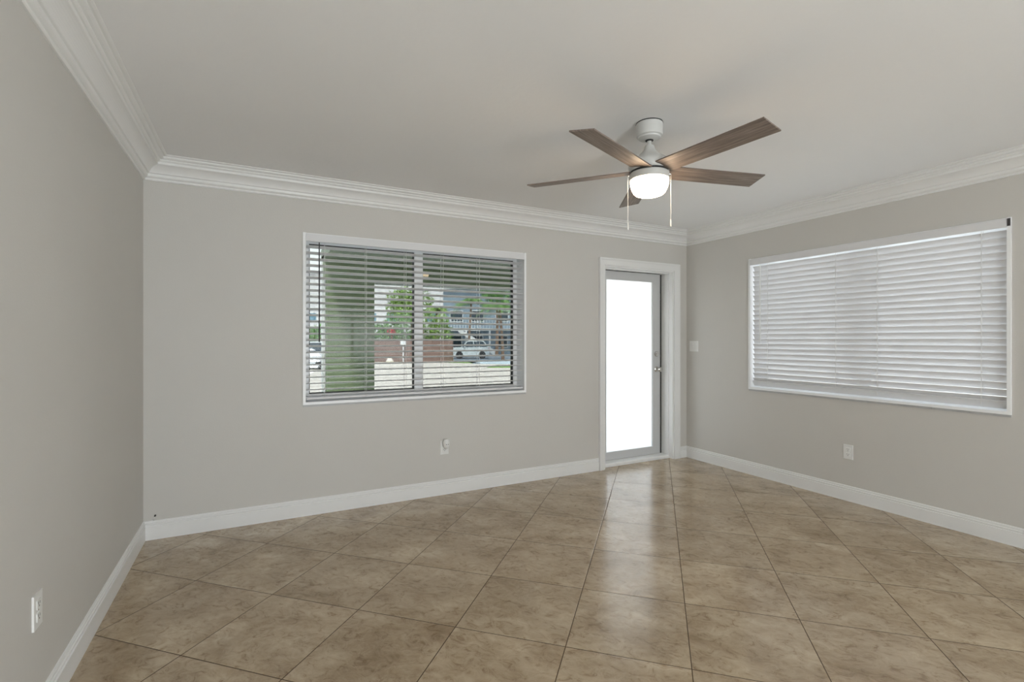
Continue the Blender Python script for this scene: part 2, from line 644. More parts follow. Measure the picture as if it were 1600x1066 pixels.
run('trim_1', cr, H, 'back', XL, XR, 1, 1, M['trim'], 'white crown moulding above the wall with the clear window and door', 'moulding')
run('trim_2', cr, H, 'left', YF, YB, 0, 1, M['trim'], 'white crown moulding above the plain left wall', 'moulding')
run('trim_3', cr, H, 'right', YF, YB, 0, 1, M['trim'], 'white crown moulding above the wall with closed blinds', 'moulding')
run('baseboard_back', base, 0, 'back', XL, 3.067, 1, 0, M['trim'], 'tall white stepped baseboard from left corner to door', 'baseboard')
run('baseboard_back', base, 0, 'back', 4.180, XR, 0, 1, M['trim'], 'short white baseboard piece between door and right corner', 'baseboard')
run('baseboard_left', base, 0, 'left', YF, YB, 0, 1, M['trim'], 'tall white stepped baseboard along the left wall', 'baseboard')
run('baseboard_right', base, 0, 'right', YF, YB, 0, 1, M['trim'], 'tall white stepped baseboard below the closed blinds', 'baseboard')

# ------------------------------------------------------------------ windows (local frame: x along the wall, y outward, z up)


def window(name, label, W, loc, rz, mull, sill_joints, glass):
    L_ = W['b'] - W['a']
    root = empty(name, loc, rz)
    struct(root, label, 'window')
    z0, z1 = W['z0'], W['z1']
    # painted liner boards around the recess, a little proud of the wall
    b = MB()
    b.box(-0.02, 0, -0.014, 0.20, z0 - 0.02, z1 + 0.02).box(L_, L_ + 0.02, -0.014, 0.20, z0 - 0.02, z1 + 0.02)
    b.box(-0.0, L_, -0.002, 0.20, z1, z1 + 0.02)
    b.build('jamb_liner', M['frame'], root)
    MB().box(-0.02 + 0.02, L_, -0.014, 0.20, z0 - 0.02, z0).build('window_sill', M['frame'], root)
    s_ = MB()
    n = sill_joints
    for k in range(n):
        a = -0.02 + (L_ + 0.04) * k / n
        e = -0.02 + (L_ + 0.04) * (k + 1) / n
        s_.box(a + 0.001, e - 0.001, -0.008, -0.0, z0 - 0.036, z0 - 0.0205)
    s_.build('sill_edge_tile', M['sill'], root)
    # frame with a meeting stile
    fw, fy0, fy1 = 0.036, 0.135, 0.195
    f_ = MB()
    f_.box(0, fw, fy0, fy1, z0, z1).box(L_ - fw, L_, fy0, fy1, z0, z1)
    f_.box(fw, L_ - fw, fy0, fy1, z1 - fw, z1).box(fw, L_ - fw, fy0, fy1, z0, z0 + fw + 0.01)
    f_.box(mull - 0.037, mull + 0.037, fy0 - 0.005, fy1, z0 + fw, z1 - fw)
    f_.build('window_frame', M['frame'], root, bevel=0.003)
    g = MB()
    e = 0.006
    for a, c in ((fw, mull - 0.037), (mull + 0.037, L_ - fw)):
        zz0, zz1 = z0 + fw + 0.01, z1 - fw
        g.box(a, a + e, fy0 + 0.01, fy1 - 0.01, zz0, zz1).box(c - e, c, fy0 + 0.01, fy1 - 0.01, zz0, zz1)
        g.box(a + e, c - e, fy0 + 0.01, fy1 - 0.01, zz0, zz0 + e).box(a + e, c - e, fy0 + 0.01, fy1 - 0.01, zz1 - e, zz1)
    g.build('glazing_seal', M['seal'], root)
    for a, c in ((fw, mull - 0.037), (mull + 0.037, L_ - fw)):
        MB().box(a + e, c - e, 0.162, 0.166, z0 + fw + 0.016, z1 - fw - 0.006).build('window_glass', glass, root)
    return root


window('window_1', 'clear two-pane window looking out to the porch and street', W1, (W1['a'], YB, 0), 0, 1.247 - W1['a'], 5, M['dimming_glass'])
window('window_2', 'wide bright window behind closed white blinds', W2, (XR, W2['b'], 0), -PI / 2, (W2['b'] - W2['a']) / 2, 9, M['clear_glass'])


def blind(label, W, loc, rz, tilt, cords, wand, wand_mat, zbot, valance_open):
    L_ = W['b'] - W['a']
    root = empty('window_blind', loc, rz)
    tag(root, label, 'blind')
    zt = W['z1']
    # head rail (steel box behind a flat valance board)
    MB().box(0.012, L_ - 0.006, 0.004, 0.052, zt - 0.028, zt - 0.002).build('head_rail', M['plastic'], root)
    v = MB().box(0.001, L_ - 0.001, -0.020, -0.012, zt - 0.044, zt + 0.012)
    v.build('valance', M['slat'], root, bevel=0.002)
    if valance_open:
        MB().box(L_ + 0.003, L_ + 0.018, -0.019, -0.0145, zt - 0.036, zt + 0.012).build('shaded_end', M['shade_dark'], root)  # dark block painting the shade in the valance's open end
    sw, pitch, th = 0.054, 0.0471, 0.003
    zs = zt - 0.078
    s_ = MB()
    z = zs
    n = 0
    ct, st = math.cos(tilt), math.sin(tilt)
    yc = 0.030
    while z > zbot + 0.058 * st + 0.005:
        # cross-section with a slight crown, room edge high
        sec = []
        for k in range(5):
            a = -sw / 2 + sw * k / 4
            cr_ = 0.0022 * (1 - (2 * a / sw) ** 2)
            sec.append((a, cr_ + th / 2))
        for k in range(4, -1, -1):
            a = -sw / 2 + sw * k / 4
            cr_ = 0.0022 * (1 - (2 * a / sw) ** 2)
            sec.append((a, cr_ - th / 2))
        pts = [(a * ct + h * st, -a * st + h * ct) for a, h in sec]
        s_.prism(pts, lambda p, q, t, z=z: (t, yc + p, z + q), 0.008, L_ - 0.008)
        z -= pitch
        n += 1
    s_.build('slats', M['slat'], root)
    rh = 0.027 * st + 0.008 * ct
    rail = [(a * ct + h * st, -a * st + h * ct) for a, h in ((-0.027, -0.007), (0.027, -0.007), (0.027, 0.007), (-0.027, 0.007))]
    MB().prism(rail, lambda p, q, t: (t, yc + p, zbot + rh + q), 0.008, L_ - 0.008).build('bottom_rail', M['slat'], root, bevel=0.002)
    hw = sw / 2
    cw = 0.0019 if valance_open else 0.0010
    for cx in cords:
        c = MB()
        for yy, zz in ((yc - hw * ct - 0.002, 0), (yc + hw * ct + 0.002, 0)):
            c.box(cx - cw, cx + cw, yy - 0.0009, yy + 0.0009, zbot + 0.016, zt - 0.04)
        zz = zs
        while zz > zbot + 0.058 * st + 0.005:
            c.prism([(-hw * ct, hw * st - 0.004), (hw * ct, -hw * st - 0.004), (hw * ct, -hw * st - 0.0025), (-hw * ct, hw * st - 0.0025)],
                    lambda p, q, t, zz=zz: (t, yc + p, zz + q), cx - 0.0012, cx + 0.0012)
            zz -= pitch
        c.build('ladder_cord', M['cord'], root)
    if wand:
        wx, wl = wand
        MB().tube([(wx, -0.006, zt - 0.045), (wx, -0.008, zt - 0.06), (wx, -0.009, zt - wl)], [0.003, 0.0042, 0.0046], 8).build('tilt_wand', wand_mat, root, smooth=True)
    return root


def back_x(u, d=0.0):
    r = (u - 800) / FPX
    return (YB + d) * (SY + r * CY) / (CY - r * SY)


def right_y(u, d=0.0):
    r = (u - 800) / FPX
    return (XR + d) * (CY - r * SY) / (SY + r * CY)


blind('white slatted blind tilted open over the window facing the street', W1, (W1['a'], YB, 0), 0, math.radians(13),
      [back_x(u, 0.03) - W1['a'] for u in (507, 571.6, 633, 690.7, 747)], (back_x(498.7) - W1['a'], 0.80), M['shade_dark'], W1['z0'] + 0.004, False)
blind('white slatted blind closed over the wide window of the right wall', W2, (XR, W2['b'], 0), -PI / 2, math.radians(60),
      [W2['b'] - right_y(u, 0.0) for u in (1197.6, 1304, 1369, 1531.7)], (W2['b'] - right_y(1188.5), 0.80), M['plastic'], W2['z0'] + 0.012, True)

# ------------------------------------------------------------------ door
dr = empty('door_1', (DO['a'], YB, 0))
struct(dr, 'glazed exterior door with one tall frosted pane', 'door')
DW = DO['b'] - DO['a']
DS = 0.165          # the slab stands this far back
a0, a1, zt = 0.035, DW - 0.040, 2.052
gx0, gx1, gz0, gz1 = 3.290 - DO['a'], 3.952 - DO['a'], 0.118, 1.962
s_ = MB()
s_.box(a0, gx0, DS, DS + 0.04, 0.035, zt).box(gx1, a1 - 0.004, DS, DS + 0.04, 0.035, zt)
s_.box(gx0, gx1, DS, DS + 0.04, 0.035, gz0).box(gx0, gx1, DS, DS + 0.04, gz1, zt)
slab = s_.build('door_slab', M['door'], dr)
b_ = MB()
e = 0.012
b_.box(gx0 - e, gx0 + 0.004, DS - 0.006, DS, gz0 - e, gz1 + e).box(gx1 - 0.004, gx1 + e, DS - 0.006, DS, gz0 - e, gz1 + e)
b_.box(gx0 + 0.004, gx1 - 0.004, DS - 0.006, DS, gz0 - e, gz0 + 0.004).box(gx0 + 0.004, gx1 - 0.004, DS - 0.006, DS, gz1 - 0.004, gz1 + e)
b_.build('glazing_bead', M['door'], slab)
MB().box(gx0, gx1, DS + 0.014, DS + 0.020, gz0, gz1).build('frosted_glass', M['frosted'], slab)
# frame with rebates
j = MB()
j.box(DW - 0.020, DW, 0.0, 0.22, 0.0, DO['z1']).box(DW - 0.030, DW - 0.02, 0.055, 0.10, 0.03, DO['z1'] - 0.02)
j.box(0, 0.02, 0.0, 0.22, 0.0, DO['z1']).box(0.02, 0.03, 0.055, 0.10, 0.03, DO['z1'] - 0.02)
j.box(0.02, DW - 0.02, 0.0, 0.22, DO['z1'] - 0.016, DO['z1']).box(0.02, DW - 0.02, 0.055, 0.10, DO['z1'] - 0.026, DO['z1'] - 0.016)
j.build('door_frame', M['trim'], dr, bevel=0.002)
MB().box(a1 - 0.004, DW - 0.0201, DS + 0.004, DS + 0.03, 0.03, zt).box(a0, a1, DS + 0.004, DS + 0.03, zt, DO['z1'] - 0.0161).build('weather_seal', M['seal'], dr)
MB().prism([(0.05, 0), (0.05, 0.022), (0.058, 0.034), (0.215, 0.034), (0.215, 0)], lambda p, q, t: (t, p, q), 0.021, DW - 0.021).build('threshold', M['trim'], dr)


def knob_set(z, knob):
    xk = (gx1 + a1) / 2 - 0.002
    r = empty('door_knob' if knob else 'deadbolt')
    c = (xk, DS, z)
    if knob:
        o = MB().lathe([(0.031, 0.0), (0.031, -0.006), (0.026, -0.010), (0.012, -0.014), (0.011, -0.035), (0.020, -0.042), (0.027, -0.052), (0.027, -0.062), (0.018, -0.070), (0, -0.071)], 28, c, 'y').build('door_knob', M['chrome'], slab, smooth=True)
    else:
        o = MB().lathe([(0.031, 0.0), (0.031, -0.006), (0.026, -0.012), (0.014, -0.013), (0, -0.013)], 28, c, 'y').build('deadbolt', M['chrome'], slab, smooth=True)
        MB().box(xk - 0.016, xk + 0.016, DS - 0.030, DS - 0.012, z - 0.004, z + 0.004).build('thumb_turn', M['chrome'], o, bevel=0.002)
    bpy.data.objects.remove(r)
    return o


knob_set(0.985, True)
knob_set(1.157, False)
for z in (1.80, 0.40):
    MB().box(a1 - 0.026, a1 - 0.005, DS - 0.003, DS, z - 0.04, z + 0.04).build('latch_plate', M['door'], slab, bevel=0.001)
# casing around the door
cas = [(0.0, 0.0), (0.0, 0.012), (0.012, 0.016), (0.055, 0.020), (0.062, 0.023), (0.078, 0.023), (0.078, 0.0)]   # (distance outward from opening, thickness)
c_ = MB()
zc = DO['z1'] - 0.004
xa, xb = DO['a'] + 0.002, DO['b'] - 0.002
c_.prism(cas, lambda p, q, t: (xa - p * 0.86, YB - q, t), 0.0, lambda p: zc + p[0])
c_.prism(cas, lambda p, q, t: (xb + p, YB - q, t), 0.0, lambda p: zc + p[0])
c_.prism(cas, lambda p, q, t: (t, YB - q, zc + p), lambda p: xa - p[0] * 0.86, lambda p: xb + p[0])
struct(c_.build('trim_4', M['trim']), 'white moulded casing around the frosted door', 'door casing')


# ------------------------------------------------------------------ wall plates (local: x along wall, y out of the wall into the room is -y)
def plate_bm(w_, h_, th=0.006):
    return MB().box(-w_ / 2, w_ / 2, -th, 0, -h_ / 2, h_ / 2)


def outlet(label, loc, rz, cover=False):
    root = empty('wall_outlet', loc, rz)
    tag(root, label, 'outlet', None)
    plate_bm(0.072, 0.116).build('cover_plate', M['plastic'], root, bevel=0.002)
    for zc_ in (0.021, -0.021):
        r_ = MB().box(-0.0165, 0.0165, -0.0085, -0.006, zc_ - 0.0145, zc_ + 0.0145).build('receptacle', M['plastic'], root, bevel=0.004)
        d = MB()
        d.box(-0.008, -0.0055, -0.0088, -0.0083, zc_ - 0.001, zc_ + 0.008).box(0.0055, 0.008, -0.0088, -0.0083, zc_ - 0.001, zc_ + 0.007)
        d.lathe([(0.0028, -0.0088), (0.0028, -0.0083)], 12, (0, 0, zc_ - 0.007), 'y')
        d.build('slots', M['slot'], r_)
    MB().lathe([(0.003, -0.0068), (0.003, -0.006)], 12, (0, 0, 0), 'y').build('screw', M['chrome'], root)
    return root


outlet('white wall outlet beside the baseboard on the left wall', (XL, 2.19, 0.415), PI / 2)
outlet('white wall outlet on the wall below the closed blinds', (XR, 2.272, 0.400), -PI / 2)
outlet('white wall outlet under the clear window, partly covered by a plug-in', (1.432, YB, 0.400), 0)
pg = empty('plug_in_air_freshener', (1.438, YB - 0.0085, 0.43))
tag(pg, 'small white plug-in device in the outlet under the clear window', 'plug-in')
MB().lathe([(0.0, -0.038), (0.012, -0.036), (0.020, -0.028), (0.027, -0.010), (0.029, 0.010), (0.027, 0.032), (0.020, 0.045), (0.0, 0.047)], 24, (0, -0.022, 0)).build('housing', M['plastic'], pg, smooth=True)
MB().box(-0.012, 0.012, -0.022, -0.0005, -0.012, 0.030).build('plug_base', M['plastic'], pg, bevel=0.002)
MB().box(-0.012, 0.012, -0.0500, -0.044, 0.002, 0.006).build('vent', M['slot'], pg)
sw_ = empty('light_switch', (XR, 3.862, 1.245), -PI / 2)
tag(sw_, 'white double rocker switch plate on the right wall near the door', 'light switch')
plate_bm(0.116, 0.116).build('cover_plate', M['plastic'], sw_, bevel=0.002)
for x in (-0.023, 0.023):
    MB().prism([(-0.006, -0.033), (-0.011, 0.033), (-0.0055, 0.033), (-0.0055, -0.033)], lambda p, q, t: (t, p, q), x - 0.0165, x + 0.0165).build('rocker', M['plastic'], sw_, bevel=0.001)
# stub of cable in the corner
cb = empty('cable_end', (-0.590, YB, 0.128))
tag(cb, 'short grey coaxial cable stub poking out above the baseboard in left corner', 'cable')
MB().tube([(0, -0.002, -0.006), (0.0, -0.012, 0.004), (0.003, -0.020, 0.016), (0.008, -0.024, 0.028)], 0.0032, 8).build('cable', M['plastic'], cb, smooth=True)
MB().tube([(0.008, -0.024, 0.028), (0.013, -0.026, 0.037)], 0.0052, 6).build('connector', M['slot'], cb)

# ------------------------------------------------------------------ ceiling fan
FX, FY = 1.925, 2.040
fan = empty('ceiling_fan', (FX, FY, H))
tag(fan, 'white ceiling fan with five grey-brown wood blades and a lit bowl lamp', 'ceiling fan')
fan.scale = (1.04, 1.04, 1.04)
ZB = (2.241 - H) / 1.04
cano = MB().lathe([(0.024, -0.090), (0.032, -0.088), (0.046, -0.084), (0.056, -0.080), (0.058, -0.073), (0.066, -0.069), (0.069, -0.060), (0.069, -0.006), (0.066, -0.003), (0.066, -0.0003)], 48).build('canopy', M['fan_body'], fan, smooth=True)
MB().lathe([(0.0685, -0.0002), (0.0700, -0.0035), (0.0700, -0.0042), (0.060, -0.0042), (0.060, -0.0002)], 48).build('canopy_gap', M['slot'], cano)
MB().lathe([(0.016, -0.095), (0.021, -0.0925), (0.021, -0.0895), (0.013, -0.0895)], 32).build('canopy_collar', M['slot'], cano)
MB().lathe([(0.0115, -0.130), (0.0115, -0.086)], 24).build('downrod', M['fan_body'], fan, smooth=True)
hs = MB().lathe([(0.100, ZB + 0.004), (0.105, ZB + 0.010), (0.110, ZB + 0.026), (0.108, ZB + 0.040), (0.100, ZB + 0.053), (0.086, ZB + 0.067), (0.063, ZB + 0.083), (0.043, ZB + 0.101), (0.030, ZB + 0.119), (0.026, ZB + 0.132), (0.022, ZB + 0.140), (0.0118, ZB + 0.144)], 56).build('motor_housing', M['fan_body'], fan, smooth=True)
MB().lathe([(0.096, ZB - 0.008), (0.096, ZB + 0.005)], 56).build('rotor_gap', M['slot'], fan, smooth=True)
MB().lathe([(0.098, ZB - 0.044), (0.102, ZB - 0.042), (0.102, ZB - 0.010), (0.099, ZB - 0.007), (0.090, ZB - 0.007)], 56).build('light_ring', M['fan_body'], fan, smooth=True)
bowl = [(0, ZB - 0.126), (0.030, ZB - 0.1255), (0.058, ZB - 0.123), (0.073, ZB - 0.117), (0.083, ZB - 0.107), (0.091, ZB - 0.091), (0.097, ZB - 0.072), (0.100, ZB - 0.056), (0.0995, ZB - 0.048), (0.096, ZB - 0.044)]
MB().lathe(bowl, 56).build('light_bowl', M['shade'], fan, smooth=True)
for k in range(5):
    ang = math.radians(-14.0 + 72 * k)
    pm = Matrix.Rotation(math.radians(-11.5), 4, 'X')
    r0, r1, c0, c1 = 0.095, 0.668, 0.060, 0.064
    pts = [(r0, -c0), (r1, -c1), (r1, c1), (r0, c0)]
    bb = MB()
    bb.prism(pts, lambda p, q, t: pm @ Vector((p, q, t)), -0.003, 0.003)
    bl = bb.build('blade', M['wood'], fan, bevel=0.0015)
    bl.location = (0, 0, ZB + 0.006)
    bl.rotation_euler = (0, 0, ang)
    br = MB()
    br.prism([(0.070, -0.030), (0.150, -0.024), (0.165, 0.0), (0.150, 0.024), (0.070, 0.030)], lambda p, q, t: pm @ Vector((p, q, t)), 0.0035, 0.008)
    o = br.build('blade_bracket', M['fan_body'], bl)
RV = Vector((CY, -SY, 0))
for sgn, zt_, zb_ in ((-1, ZB - 0.022, ZB - 0.308), (1, ZB - 0.012, ZB - 0.290)):
    p = RV * 0.114 * sgn
    h_ = MB()
    h_.tube([(RV * 0.098 * sgn) + Vector((0, 0, zt_ + 0.004)), p + Vector((0, 0, zt_ + 0.002)), p + Vector((0, 0, zt_ - 0.006))], 0.0032, 8)
    ho = h_.build('chain_outlet', M['chrome'], fan, smooth=True)
    ch = MB().tube([p + Vector((0, 0, zt_ - 0.004)), p + Vector((0, 0, zb_ + 0.04))], 0.0011, 6)
    z = zt_ - 0.008
    co = ch.build('pull_chain', M['plastic'], fan)
    MB().lathe([(0.0, 0.0), (0.0035, 0.002), (0.0042, 0.012), (0.0036, 0.034), (0.0015, 0.042), (0, 0.042)], 12, (p.x, p.y, zb_)).build('chain_pull', M['plastic'], co, smooth=True)

# ------------------------------------------------------------------ outdoors
GZ = -0.5
GY0 = YB + WT
struct(MB().box(-60, 90, 8.6, 160, GZ - 0.4, GZ).build('yard_ground', M['gravel']), 'pale gravel yard and street beyond the porch', 'ground')
struct(MB().box(-25, 25, -30, 8.6, GZ - 0.4, GZ - 0.001).box(0, 0.01, -30, -29.9, GZ, GZ + 0.001).build('side_ground', M['pale_paving']), 'pale ground around the house', 'ground')
PX0 = 0.78
struct(MB().box(PX0, 9.0, GY0, 6.95, GZ - 0.01, -0.02).build('porch_floor', M['concrete']), 'pale concrete porch slab outside the door', 'porch floor')
struct(MB().box(PX0, 9.0, GY0, 6.95, 2.36, 2.50).build('porch_ceiling', M['porch_ceiling']), 'dark green porch ceiling seen through the blind', 'porch ceiling')
ZBM = zrow(441, CY * 6.6 + SY * 2.0)
struct(MB().box(PX0, 9.0, 6.62, 6.90, ZBM, 2.40).build('porch_beam', M['porch_green']), 'dark green beam along the porch edge', 'beam')
struct(MB().box(PX0, 9.0, 6.905, 6.925, ZBM - 0.03, ZBM + 0.12).build('beam_lit_line', M['white_paint']), 'thin pale trim strip painted as the lit bottom edge of the porch beam', 'trim')  # white strip paints the highlight line under the beam
cx0 = (6.62) * math.tan(math.atan((511 - 800) / FPX) + YAW)
cx1 = (6.62) * math.tan(math.atan((585 - 800) / FPX) + YAW)
pc = MB().box(cx0, cx1, 6.62, 6.9, -0.02, ZBM).build('porch_column', M['porch_green'])
tag(pc, 'wide square green column on the porch outside the clear window', 'column')
pp = empty('downspout', (cx0 - 0.03, 6.75, 0))
tag(pp, 'thin white pipe running up the left side of the green column', 'pipe')
MB().box(-0.022, 0.022, -0.03, 0.03, GZ, 2.36).build('pipe', M['white_paint'], pp, bevel=0.006)
MB().box(-0.03, 0.03, -0.036, 0.036, 1.7, 1.73).build('strap', M['white_paint'], pp)

rnd = random.Random(4)


def leaf_blob(b, c, rx, ry, rz, n, size):
    for _ in range(n):
        while True:
            p = Vector((rnd.uniform(-1, 1), rnd.uniform(-1, 1), rnd.uniform(-1, 1)))
            if 0.25 < p.length < 1:
                break
        q = Vector((p.x * rx, p.y * ry, p.z * rz)) + Vector(c)
        d = Vector((rnd.gauss(0, 1), rnd.gauss(0, 1), rnd.gauss(0, 1))).normalized()
        e_ = d.cross(Vector((rnd.gauss(0, 1), rnd.gauss(0, 1), rnd.gauss(0, 1)))).normalized()
        s_ = size * rnd.uniform(0.6, 1.3)
        v = [b.bm.verts.new(q + d * s_ * a + e_ * s_ * c_) for a, c_ in ((-1, 0), (-0.2, 0.35), (1, 0), (-0.2, -0.35))]
        b.bm.faces.new(v)


def shrub(label, u, fwd, h, wdt, m, group=None, size=0.16, n=900):
    p = at(u, fwd, GZ)
    root = empty('shrub', p)
    tag(root, label, 'shrub', group)
    st = MB()
    for k in range(5):
        a = 2 * PI * k / 5
        st.tube([(0.06 * math.cos(a), 0.06 * math.sin(a), 0), (wdt * 0.25 * math.cos(a), wdt * 0.25 * math.sin(a), h * 0.55)], [0.04, 0.02], 6)
    st.build('stems', M['bark'], root)
    b = MB()
    leaf_blob(b, (0, 0, h * 0.56), wdt / 2, wdt * 0.4, h * 0.45, n, size)
    b.build('foliage', m, root)
    return root


def palm(label, u, fwd, th, fl, m=None, group=None, lean=0.3, nf=15):
    p = at(u, fwd, GZ)
    root = empty('palm_tree', p)
    tag(root, label, 'palm tree', group)
    MB().tube([(0, 0, 0), (lean * 0.3, 0, th * 0.4), (lean * 0.8, 0, th * 0.8), (lean, 0, th)], [0.16, 0.12, 0.10, 0.09], 10).build('trunk', M['bark'], root, smooth=True)
    b = MB()
    for k in range(nf):
        a = 2 * PI * k / nf + rnd.uniform(-0.2, 0.2)
        el = rnd.uniform(0.1, 1.0)
        pts = []
        for i in range(9):
            t_ = i / 8
            rr = fl * t_ * math.cos(el) * (1 - 0.12 * t_)
            zz = fl * (math.sin(el) * t_ - 0.75 * t_ * t_)
            pts.append(Vector((lean + rr * math.cos(a), rr * math.sin(a), th + zz)))
        b.tube(pts, [0.03] * 4 + [0.02] * 3 + [0.01] * 2, 4)
        side = Vector((-math.sin(a), math.cos(a), 0))
        for i in range(1, 9):
            for sg in (-1, 1):
                for j_ in range(3):
                    t_ = (i - 1 + j_ / 3) / 8
                    q = pts[i - 1].lerp(pts[i], j_ / 3)
                    dirn = (pts[i] - pts[i - 1]).normalized()
                    L_ = fl * 0.34 * math.sin(min(1, t_ + 0.15) * PI * 0.9 + 0.1)
                    tip = q + side * sg * L_ * 0.8 + dirn * L_ * 0.5 - Vector((0, 0, L_ * 0.45))
                    w_ = dirn * 0.035
                    b.bm.faces.new([b.bm.verts.new(x) for x in (q - w_, q + w_, tip)])
    b.build('fronds', m or M['palm'], root)
    return root


def tree(label, u, fwd, th, r, m, n=2500, group=None):
    p = at(u, fwd, GZ)
    root = empty('leafy_tree', p)
    tag(root, label, 'tree', group)
    MB().tube([(0, 0, 0), (0.1, 0, th * 0.5), (0.0, 0.1, th)], [0.2, 0.14, 0.08], 8).build('trunk', M['bark'], root, smooth=True)
    b = MB()
    for k in range(6):
        c = (rnd.uniform(-0.5, 0.5) * r, rnd.uniform(-0.5, 0.5) * r, th + rnd.uniform(-0.5, 0.5) * r)
        leaf_blob(b, c, r * 0.65, r * 0.65, r * 0.55, n // 6, 0.2)
    b.build('foliage', m, root)
    return root


# the brown garden wall and what stands near it
pa, pb = at(560, 40.0, GZ), at(708, 40.0, GZ)
d_ = pb - pa
bw = empty('garden_wall', pa, math.atan2(d_.y, d_.x))
tag(bw, 'low reddish brown block wall along the far side of the gravel', 'wall')
Lw = d_.length
MB().box(0, Lw, -0.1, 0.1, 0, 1.72).build('wall_body', M['brick'], bw)
MB().box(-0.05, Lw + 0.05, -0.14, 0.14, 1.72, 1.80).build('coping', M['brick'], bw)
for x in (0.2, Lw * 0.62, Lw - 0.2):
    MB().box(x - 0.18, x + 0.18, -0.16, 0.16, 0, 1.72).build('pier', M['brick'], bw)
mp_ = at(630, 39.6, GZ)
mb = empty('meter_box', mp_, bw.rotation_euler.z)
tag(mb, 'small white utility box at the top of the brown garden wall', 'utility box')
MB().box(-0.2, 0.2, -0.1, 0.1, 1.38, 1.80).build('box', M['white_paint'], mb, bevel=0.02)
MB().tube([(0, 0.0, 0), (0, 0.0, 1.4)], 0.05, 8).build('post', M['white_paint'], mb)
st_ = MB().lathe([(0.0, 0.0), (0.30, 0.0), (0.32, 0.08), (0.2, 0.25), (0.1, 0.42), (0.0, 0.46)], 9, at(609, 38.8, GZ)).build('garden_stone', M['stone'])
tag(st_, 'pale pointed stone at the foot of the brown garden wall', 'stone')

G1 = 'shrubs behind the brown garden wall'
for i, (u, h, wd, m_, lab) in enumerate([
        (590, 3.4, 2.6, 'leaf', 'dark green shrub beside the green column behind garden wall'),
        (612, 3.9, 2.6, 'leaf', 'second dark shrub from the green column, behind the garden wall'),
        (634, 4.2, 2.6, 'leaf', 'dark shrub behind garden wall above the small utility box'),
        (668, 4.4, 2.6, 'leaf_light', 'bright green shrub just right of the window mullion'),
        (690, 4.0, 2.4, 'leaf_light', 'bright green shrub near the right end of the garden wall')]):
    shrub(lab, u, 42.0 + 2.2 * (i % 2), h, wd * 0.86, M[m_], G1)
for u, z in ((612, 1.95), (654, 1.95)):
    p = at(u, 41.0, 0)
    b = MB()
    leaf_blob(b, (0, 0, 0), 0.42, 0.2, 0.38, 70, 0.14)
    b.tube([(0, 0, -z - 0.5 + 0.0), (0, 0, 0)], 0.03, 6)
    o = b.build('flowering_plant', M['red'])
    o.location = (p.x, p.y, z)
    tag(o, 'red flowering plant over the garden wall, left of the window mullion' if u < 640 else 'red flowering plant over the garden wall, hidden partly by mullion', 'plant')
tree('bright yellow-green leafy tree seen left of the window mullion', 643, 51, 5.2, 2.3, M['leaf_light'])
palm('palm with bright fronds seen right of the window mullion', 678, 47.5, 4.6, 1.9, M['leaf_light'])
palm('palm in front of the blue-grey building, right of the balcony', 732, 51.0, 5.6, 2.6)
palm('tall palm at the right edge of the view through the window', 786, 43, 4.6, 2.8, lean=-0.3)
tree('dark leafy tree hanging over the view at the upper right', 776, 53.3, 7.2, 1.8, M['leaf'], 2000)
shrub('green bush seen in the narrow gap left of the green column', 500, 44, 3.2, 2.3, M['leaf'])
shrub('small bush beside the left edge of the clear window view', 484, 48, 3.0, 2.0, M['leaf_light'])


def building(name, label, u0, u1, fwd, top_row, wallm, depth=9.0):
    pa, pb = at(u0, fwd, GZ), at(u1, fwd, GZ)
    d = pb - pa
    root = empty(name, pa, math.atan2(d.y, d.x))
    tag(root, label, 'building')
    Lb, Hb = d.length, zrow(top_row, fwd) - GZ
    MB().box(0, Lb, 0, depth, 0, Hb).build('wall', wallm, root)
    MB().box(-0.3, Lb + 0.3, -0.5, depth + 0.3, Hb, Hb + 0.3).build('roof', M['white_paint'], root)
    return root, Lb, Hb, fwd / FPX


def pane(root, x0, x1, z0, z1, m, name='window'):
    f_ = MB()
    f_.box(x0 - 0.08, x0, -0.06, 0.02, z0 - 0.08, z1 + 0.08).box(x1, x1 + 0.08, -0.06, 0.02, z0 - 0.08, z1 + 0.08)
    f_.box(x0, x1, -0.06, 0.02, z0 - 0.08, z0).box(x0, x1, -0.06, 0.02, z1, z1 + 0.08)
    o = f_.build(name, M['white_paint'], root)
    MB().box(x0, x1, -0.03, -0.005, z0, z1).build('pane' if name == 'window' else 'door_leaf', m, o)


# white building behind the shrubs and the column
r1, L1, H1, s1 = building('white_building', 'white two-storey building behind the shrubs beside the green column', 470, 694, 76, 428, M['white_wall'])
for fl_ in (0, 1):
    z = 0.9 + fl_ * 3.3
    x = 0.9
    while x + 1.6 < L1:
        pane(r1, x, x + 1.5, z + 0.4, z + 1.7, M['blue_glass'] if fl_ else M['dark_glass'])
        x += 3.1
pane(r1, 2.55, 3.5, 0.02, 2.25, M['brown_door'], 'entrance_door')
for z in (3.1, 6.4):
    MB().box(0, L1, -0.12, 0, z, z + 0.22).build('ledge', M['white_paint'], r1)

